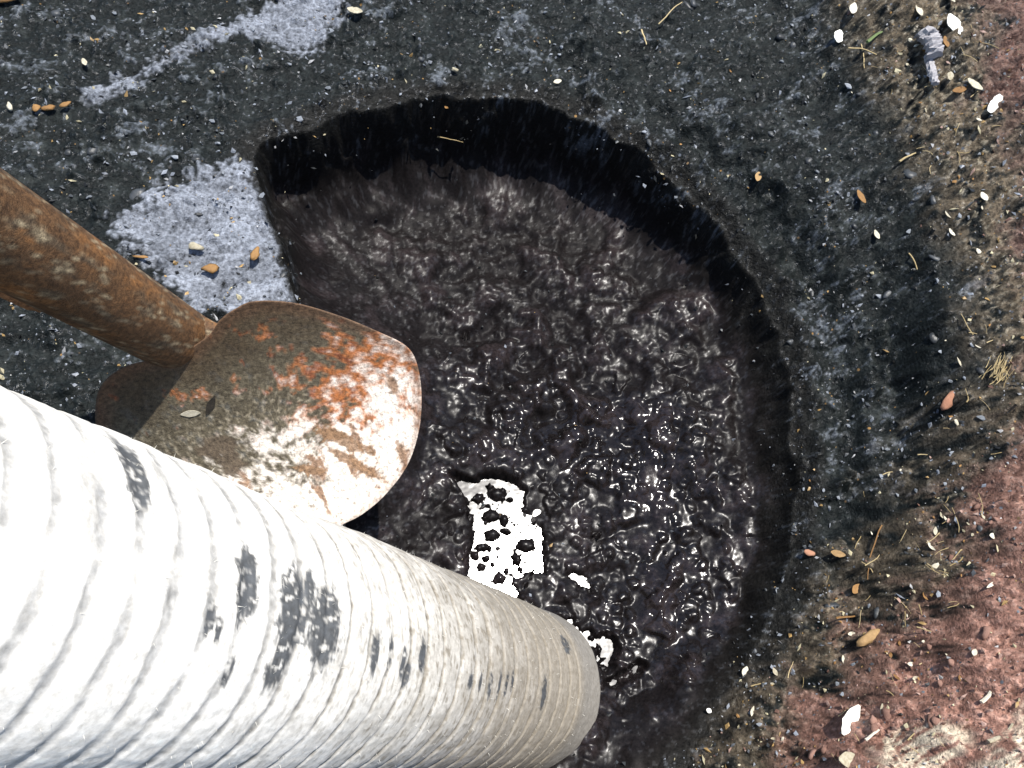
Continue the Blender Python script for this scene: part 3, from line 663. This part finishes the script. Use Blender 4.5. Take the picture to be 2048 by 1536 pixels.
# the pieces one can pick out singly
SINGLE = [
 ('leaf_flake', 'white', 1901, 60, (1918, 85), 46, 27, 'chalky white leaf flake on red soil, upper right, near the grey wood', 'leaf'),
 ('seed', 'white', 1981, 217, (1996, 196), 52, 17, 'slim white seed lying on red soil right of the grey wood', 'seed'),
 ('leaf_flake', 'white', 1693, 1441, (1712, 1408), 74, 30, 'large bright white pointed leaf on the lower right bank', 'leaf'),
 ('seed_pod', 'pod', 1733, 1277, (1755, 1262), 56, 22, 'brown seed pod half buried on the lower right bank', 'seed pod'),
 ('petal', 'orange', 1717, 400, (1726, 416), 34, 14, 'narrow orange petal on the black ledge right of the pit', 'petal'),
 ('leaf_flake', 'husk', 1893, 1, (1900, 10), 30, 14, 'cream leaf flake cut by the top edge of the picture', 'leaf'),
 ('leaf_flake', 'white', 1672, 82, (1676, 62), 34, 22, 'ragged white flake beside the green grass blade', 'flake'),
 ('leaf_flake', 'husk', 1701, 26, (1706, 10), 36, 16, 'long whitish flake at the top right, above the ragged flake', 'flake'),
 ('leaf_flake', 'husk', 1894, 160, (1896, 150), 20, 13, 'pale husk just below the grey wood', 'husk'),
 ('leaf_flake', 'orange', 1912, 188, (1922, 186), 32, 14, 'orange brown husk below the slim grey stick', 'husk'),
 ('leaf_flake', 'orange', 1886, 92, (1890, 104), 26, 11, 'amber seed husk right of the grey bark', 'husk'),
 ('leaf_flake', 'husk', 1942, 178, (1952, 188), 34, 20, 'folded beige husk left of the slim white seed', 'husk'),
 ('potsherd', 'brick', 1890, 806, (1905, 790), 46, 26, 'salmon brick coloured chip on the dark step at right', 'chip'),
 ('brick_crumb', 'brick', 1614, 1108, (1630, 1108), 34, 13, 'dull red crumb low on the right pit slope', 'crumb'),
 ('leaf_flake', 'pod', 1670, 1110, (1690, 1115), 34, 16, 'curled tan husk ring at the edge of the right bank', 'husk'),
 ('leaf_flake', 'orange', 1706, 1180, (1714, 1170), 28, 18, 'orange brown husk on the lower right bank', 'husk'),
 ('leaf_flake', 'husk', 1690, 1520, (1720, 1522), 46, 32, 'rounded tan husk at the bottom edge below the large white leaf', 'husk'),
 ('leaf_flake', 'husk', 1486, 1345, (1490, 1330), 26, 15, 'cream grain on the black slope below the pit, right of the log end', 'grain'),
 ('leaf_flake', 'white', 1414, 1422, (1420, 1426), 13, 11, 'bright white grain on the black slope near the bottom', 'grain'),
 ('crumb', 'husk', 393, 500, (410, 503), 30, 20, 'cream crumb on the grey ash patch beside the shovel socket', 'crumb'),
 ('crumb', 'orange', 424, 543, (440, 540), 26, 18, 'tan orange crumb on the ash patch near the shovel blade', 'crumb'),
 ('crumb', 'orange', 512, 515, (516, 500), 34, 16, 'rust orange crumb on the ash patch next to the pit edge', 'crumb'),
 ('crumb', 'orange', 285, 520, (305, 522), 32, 10, 'flat orange sliver at the lower edge of the ash patch', 'sliver'),
 ('crumb', 'orange', 14, 6, (30, 6), 44, 30, 'yellow orange lump in the top left corner', 'lump'),
 ('crumb', 'orange', 101, 224, (112, 222), 20, 18, 'orange grit grain in the row of four at upper left, brightest one', 'grain'),
 ('crumb', 'orange', 76, 224, (84, 222), 15, 13, 'orange grit grain just left of the brightest one', 'grain'),
 ('crumb', 'husk', 24, 221, (30, 232), 20, 14, 'beige grit grain near the left edge of the picture', 'grain'),
 ('crumb', 'orange', 134, 217, (142, 214), 18, 12, 'yellow grit grain at the right end of the row at upper left', 'grain'),
 ('leaf_flake', 'husk', 172, 132, (176, 140), 18, 10, 'cream husk on the dark soil above the row of orange grit', 'husk'),
 ('leaf_flake', 'husk', 710, 30, (724, 34), 32, 18, 'cream husk right of the upper ash patch', 'husk'),
 ('crumb', 'husk', 909, 147, (912, 140), 14, 14, 'cream grain on the black soil above the pit edge', 'grain'),
 ('leaf_flake', 'husk', 1113, 170, (1122, 168), 18, 11, 'cream husk above the right half of the pit edge', 'husk'),
 ('leaf_flake', 'pod', 1512, 360, (1516, 345), 28, 14, 'olive tan husk on the ledge just right of the pit', 'husk'),
 ('leaf_flake', 'husk', 1748, 475, (1752, 484), 22, 12, 'pale yellow grain on the ledge below the orange petal', 'grain'),
 ('leaf_flake', 'husk', 1961, 400, (1966, 408), 20, 14, 'cream grain at the edge of the red soil, right', 'grain'),
 ('leaf_flake', 'husk', 1832, 28, (1838, 44), 30, 14, 'white husk above the green grass blade tip', 'husk'),
]
def single_piece(name, mat, u, v, to, L, W, label, cat, i):
    l_, w_ = px_len(u, v, L), px_len(u, v, W)
    if name in ('crumb', 'potsherd', 'brick_crumb', 'seed_pod'):
        me = lump_mesh(name, .5, i, .45, .13, 2); me.transform(Matrix.Diagonal((l_, w_, w_ * .9, 1)))
        if name == 'seed_pod':
            for p_ in me.polygons: p_.use_smooth = True
    else:
        me = leaf_mesh(name, l_, w_, .22, i, 9, .35 if name == 'seed' else .08)
    o = tag(link(name, me, MAT[mat]), label, cat); lay(o, u, v, to=to, lift=w_ * .15 + .006, tilt=.10)
for i, a in enumerate(SINGLE): single_piece(*a, i)

STICKS = [('grass_blade', 'green', 1754, 76, (1782, 60), 66, 7, .05, 'green grass blade lying among the litter at upper right', 'grass blade'),
 ('straw', 'straw', 1738, 117, (1760, 122), 90, 3, .12, 'thin straw crossing below the green grass blade', 'straw'),
 ('straw', 'straw', 1814, 316, (1828, 300), 46, 5, .15, 'crooked brown straw on the black ledge at right', 'straw'),
 ('straw', 'orange', 1746, 1105, (1733, 1168), 130, 4, .04, 'long orange straw standing up the right bank', 'straw'),
 ('straw', 'straw', 1287, 78, (1292, 98), 42, 4, .04, 'short yellow straw on the soil top centre right', 'straw'),
 ('straw', 'straw', 1818, 525, (1830, 560), 66, 4, .06, 'yellowish straw on the right ledge above the dark step', 'straw'),
 ('straw', 'straw', 1723, 115, (1726, 150), 64, 3, .03, 'upright thin straw left of the grey wood', 'straw'),
 ('straw', 'husk', 1744, 1468, (1762, 1452), 44, 6, .03, 'cream splinter just right of the large white leaf', 'splinter'),
 ('straw', 'orange', 1690, 1235, (1720, 1228), 50, 5, .05, 'rusty straw beside the brown seed pod', 'straw'),
 ('straw', 'husk', 1995, 1465, (2010, 1450), 62, 8, .12, 'crooked white twig on the red soil at lower right', 'twig'),
 ('straw', 'husk', 1970, 1385, (1985, 1365), 50, 8, .08, 'pale curved twig on red soil above the crooked white one', 'twig'),
 ('straw', 'straw', 1340, 30, (1380, 5), 80, 3, .06, 'fine straw at the top edge, right of centre', 'straw'),
 ('straw', 'straw', 900, 282, (920, 287), 60, 3, .02, 'single fine straw hanging on the dark far wall of the pit', 'straw')]
for i, (name, mat, u, v, to, L, W, bend, label, cat) in enumerate(STICKS):
    o = tag(link(name, stick_mesh(name, px_len(u, v, L), px_len(u, v, W) * .5, bend, i, 9), MAT[mat]), label, cat); lay(o, u, v, to=to, lift=.002, tilt=.1)
# weathered wood: bark slab and stick
wood = bpy.data.objects.new('weathered_wood', None); C.objects.link(wood); p = on_ground(1848, 120); wood.location = p
tag(wood, 'grey weathered piece of wood with a round stick, upper right on the litter', 'wood')
def wood_part(name, u, v, to, L, W, i):
    q = on_ground(u, v); t_ = at_z(*to, q[2]); me = stick_mesh(name, px_len(u, v, L), px_len(u, v, W) * .5, .02, i, 22, 14, .9, .16)
    o = link(name, me, MAT['wood'], wood); o.location = (q[0] - p[0], q[1] - p[1], q[2] - p[2] + .003); o.rotation_euler = (0, .05, math.atan2(t_[1] - q[1], t_[0] - q[0]))
wood_part('bark_slab', 1847, 104, (1858, 126), 58, 32, 2); wood_part('stick', 1856, 148, (1864, 172), 66, 15, 3)
# bits stuck on the blade
S_, n_, ax_, bx_, dish_ = SH
def on_blade(name, mat, u, v, L, W, ang, label, cat, i):
    d = rayw(u, v); h = 0
    for _ in range(12):
        s_ = ((S_ + n_ * h - CAM) @ n_) / (d @ n_); q = CAM + d * s_ - S_; h = .5 * h + .5 * float(dish_(np.array(q @ ax_), np.array(q @ bx_)))
    me = leaf_mesh(name, L * .92 / FPX, W * .92 / FPX, .03, i, 8, .0); o = tag(link(name, me, MAT[mat]), label, cat)
    zx = RW @ np.array([math.cos(ang), math.sin(ang), 0]); e = 1e-3; pa, pb = q @ ax_, q @ bx_
    ga = float(dish_(np.array(pa + e), np.array(pb)) - h) / e; gb = float(dish_(np.array(pa), np.array(pb + e)) - h) / e
    nn = n_ - ax_ * ga - bx_ * gb; nn /= np.linalg.norm(nn); zx -= nn * (zx @ nn); zx /= np.linalg.norm(zx); zy = np.cross(nn, zx)
    R_ = Matrix(((zx[0], zy[0], nn[0]), (zx[1], zy[1], nn[1]), (zx[2], zy[2], nn[2]))); o.rotation_euler = R_.to_euler(); o.location = CAM + d * s_ + nn * .0012
on_blade('seed_husk', 'husk', 381, 826, 36, 15, -.1, 'cream seed husk stuck on the shovel blade', 'husk', 71)
on_blade('leaf_fragment', 'tar', 421, 810, 48, 14, 1.25, 'thin dark leaf strip on the shovel blade beside the husk', 'leaf', 72)
# tufts of dry grass and a wad of fibres
def tuft(name, label, u, v, n, L, spread, mat, ang, cat, seed):
    r = np.random.RandomState(seed); root = bpy.data.objects.new(name, None); C.objects.link(root); p = on_ground(u, v); root.location = p; tag(root, label, cat)
    for k in range(n):
        me = stick_mesh('blade_of_grass' if 'grass' in name else 'fibre', px_len(u, v, L * r.uniform(.6, 1.2)), px_len(u, v, r.uniform(1.0, 2.2)) * .5, r.uniform(.02, .12), seed * 50 + k, 6, 4, .4)
        o = link(me.name.split('.')[0], me, MAT[mat if r.rand() < .75 else 'straw'], root)
        o.location = (r.normal() * spread, r.normal() * spread * .6, .004 + .010 * r.rand()); o.rotation_euler = (r.normal() * .2, r.normal() * .25, ang + r.normal() * .16)
a1 = at_z(1800, 1500, .1); a2 = at_z(1850, 1465, .1); ga = math.atan2(a2[1] - a1[1], a2[0] - a1[0])
tuft('fibre_wad', 'wad of yellowish plant fibres on the right bank beside the dark step', 1992, 745, 40, 40, .010, 'straw', 1.0, 'fibres', 3)

# many alike small pieces: each its own object, sharing meshes
def scatter(n, zone):
    """random visible soil points (pixel, point) where zone(u, v, fields) accepts"""
    out = []; U = rg.uniform(5, 2043, n * 30); V = rg.uniform(5, 1531, n * 30)
    P = np.array([at_z(u, v, .02) for u, v in zip(U, V)]); t = terrain(P[:, 0], P[:, 1]); 
    # one refinement of the height so that the point sits under its pixel
    Z = np.clip(t['z'], -.1, .15); P = np.array([at_z(u, v, z) for u, v, z in zip(U, V, Z)]); t = terrain(P[:, 0], P[:, 1]); P[:, 2] = t['z']
    keep = zone(U, V, t)
    for k in np.nonzero(rg.rand(len(U)) < keep)[0][:n]: out.append((U[k], V[k], P[k]))
    return out
def hidden(U, V):   # behind the log or the shovel
    lg = (V > 800 + U * .43) & (U < 1180); shv = (U < 850) & (V > 330 + U * .5) & (V < 1100) & ~((U > 450) & (V < 600))
    return lg | shv
def where(u, v):
    if u > 1500:
        return 'in the top right corner' if v < 200 else 'right of the pit, upper part' if v < 520 else 'beside the dark step at right' if v < 920 else 'on the lower right bank' if v < 1250 else 'near the bottom right corner'
    return 'below the pit near the log end' if v > 1000 else 'left of the pit by the shovel' if u < 620 and v > 250 else 'in the top left corner' if u < 450 else 'above the pit'
def alike(n, zone, name, meshes, mat, label, cat, group, lift, size=(.7, 1.3), tilt=.3):
    for k, (u, v, p) in enumerate(scatter(n, zone)):
        o = link(name, meshes[k % len(meshes)], MAT[mat]); w = where(u, v); tag(o, label + ', ' + w, cat, group + ' ' + w); lay(o, u, v, p=p, lift=lift, tilt=tilt)
        s_ = rg.uniform(*size); o.scale = (s_ * rg.uniform(.7, 1.35), s_ * rg.uniform(.75, 1.2), s_)
ms = [lump_mesh('soil_clod', .0070, 200 + k, .65, .10, 2) for k in range(6)]
alike(26, lambda U, V, t: np.where(hidden(U, V), 0, t['red'] ** 2), 'soil_clod', ms, 'clod', 'small loose clod of red earth', 'clod', 'red clods', -.002, (.35, .95))
ms = [leaf_mesh('husk', .006 + .0018 * k, .0026 + .0005 * (k * 5 % 7), .15 + .12 * k, 220 + k, 6, .06 * (k % 5)) for k in range(7)] + [lump_mesh('husk', .003, 229 + k, .4, .2) for k in range(3)]
alike(80, lambda U, V, t: np.where(hidden(U, V), 0, .25 * t['olive'] + .12 * t['red']), 'husk', ms, 'husk', 'tiny pale husk in the litter', 'husk', 'pale husks', .002, (.5, 1.15))
ms = [leaf_mesh('husk_flake', .005 + .0014 * k, .0028 + .0005 * (k * 3 % 5), .2 + .15 * k, 240 + k, 6, .08 * (k % 4)) for k in range(5)] + [lump_mesh('husk_flake', .0028, 249 + k, .5, .22) for k in range(3)]
alike(34, lambda U, V, t: np.where(hidden(U, V), 0, .3 * t['olive'] + .04 * (1 - t['floor'])), 'husk_flake', ms, 'orange', 'tiny orange brown husk flake', 'husk', 'orange husk flakes', .002, (.5, 1.1))
ms = [stick_mesh('straw_bit', .022, .0006, .12, 260 + k, 6, 4) for k in range(6)]
alike(75, lambda U, V, t: np.where(hidden(U, V), 0, .35 * t['olive'] + .1 * t['red']), 'straw_bit', ms, 'straw', 'short thin bit of straw', 'straw', 'straw bits', .002, (.5, 1.2))
ms = [lump_mesh('grit_grain', .0034, 280 + k, .6, .2) for k in range(6)]
alike(150, lambda U, V, t: np.where(hidden(U, V), 0, (1 - t['floor']) * (1 - t['red']) * (.15 + .5 * t['speck'])), 'grit_grain', ms, 'grey', 'small grey grit grain', 'grit', 'grey grit', .001, (.4, 1.1))
ms = [lump_mesh('tar_lump', .0060, 300 + k, .55, .09, 2) for k in range(5)]
alike(45, lambda U, V, t: np.where(hidden(U, V), 0, (1 - t['floor']) * (1 - t['red']) * .3), 'tar_lump', ms, 'lump', 'small black tarry lump', 'lump', 'tarry lumps', -.002, (.5, 1.3))

# crumbs too small to pick apart: one mesh; pale ones also imitate glints
def crumbs(n):
    U = rg.uniform(-20, 2068, n); V = rg.uniform(-20, 1560, n)
    P = np.array([at_z(u, v, .01) for u, v in zip(U, V)]); t = terrain(P[:, 0], P[:, 1])
    P[:, 2] = t['z']; cl_ = sm(-.05, .35, fbm(P[:, 0], P[:, 1], .045, 3, 401)); keep = (rg.rand(n) < (1 - t['floor']) * (.10 + .9 * cl_) * (.4 + .6 * t['speck']) + .03 + .35 * t['olive'] + .30 * t['red']) & ~((V > 830 + U * .43) & (U < 1150))
    P = P[keep]; red = t['red'][keep]; ol = t['olive'][keep]; fl = t['floor'][keep]; k = len(P)
    base = np.array([(1, 0, 0), (-1, 0, 0), (0, 1, 0), (0, -1, 0), (0, 0, 1), (0, 0, -1)], float)
    faces = np.array([(0, 2, 4), (2, 1, 4), (1, 3, 4), (3, 0, 4), (2, 0, 5), (1, 2, 5), (3, 1, 5), (0, 3, 5)])
    sz = .0006 + .0022 * rg.rand(k) ** 3; a = rg.uniform(0, 6.28, k); el = rg.uniform(.5, 1.1, k)
    B = base[None] * np.stack([sz * rg.uniform(1, 1.9, k), sz * rg.uniform(.6, 1.1, k), sz * el * .8], 1)[:, None, :]
    B = B + rg.normal(size=B.shape) * (sz * .22)[:, None, None]
    x = B[..., 0] * np.cos(a)[:, None] - B[..., 1] * np.sin(a)[:, None]; y = B[..., 0] * np.sin(a)[:, None] + B[..., 1] * np.cos(a)[:, None]
    tl = rg.normal(size=(k, 2)) * .5
    z = B[..., 2] + x * tl[:, :1] + y * tl[:, 1:] + (sz * .4)[:, None]
    co = (np.stack([x, y, z], -1) + P[:, None, :]).reshape(-1, 3); F = (faces[None] + 6 * np.arange(k)[:, None, None]).reshape(-1, 3)
    pal = np.array([(.012, .013, .013), (.05, .055, .06), (.17, .185, .21), (.36, .36, .36), (.28, .18, .07), (.38, .34, .22), (.14, .078, .058), (.30, .20, .165)])
    pb = np.array([.30, .27, .24, .06, .06, .07, 0, 0]); pr = np.array([.03, .04, .06, .05, .05, .10, .40, .27]); po = np.array([.18, .20, .18, .06, .10, .16, .08, .04])
    pf = np.array([.6, .3, .06, .01, .02, .01, 0, 0])
    w = pb[None] * (1 - red - ol)[:, None] + pr[None] * red[:, None] + po[None] * ol[:, None]; w = np.clip(w, 0, 1) * (1 - fl)[:, None] + pf[None] * fl[:, None]
    cw = np.cumsum(w, 1); cw /= cw[:, -1:]; ch = (rg.rand(k)[:, None] > cw).sum(1)
    col = np.repeat(pal[np.clip(ch, 0, 7)] * rg.uniform(.6, 1.3, k)[:, None], 6, 0)
    m, nn_, l, b = newmat('soil_crumbs'); at = nd(nn_, 'ShaderNodeAttribute', attribute_name='albedo'); l.new(at.outputs['Color'], b.inputs['Base Color'])
    b.inputs['Roughness'].default_value = .5; b.inputs['Specular IOR Level'].default_value = .35
    me = mesh_from('soil_crumbs', co, F, False); set_attr(me, 'albedo', col); o = link('soil_crumbs', me, m); o['kind'] = 'stuff'
    tag(o, 'fine crumbs of soil, ash and husk strewn over the ground', 'crumbs')
crumbs(40000)
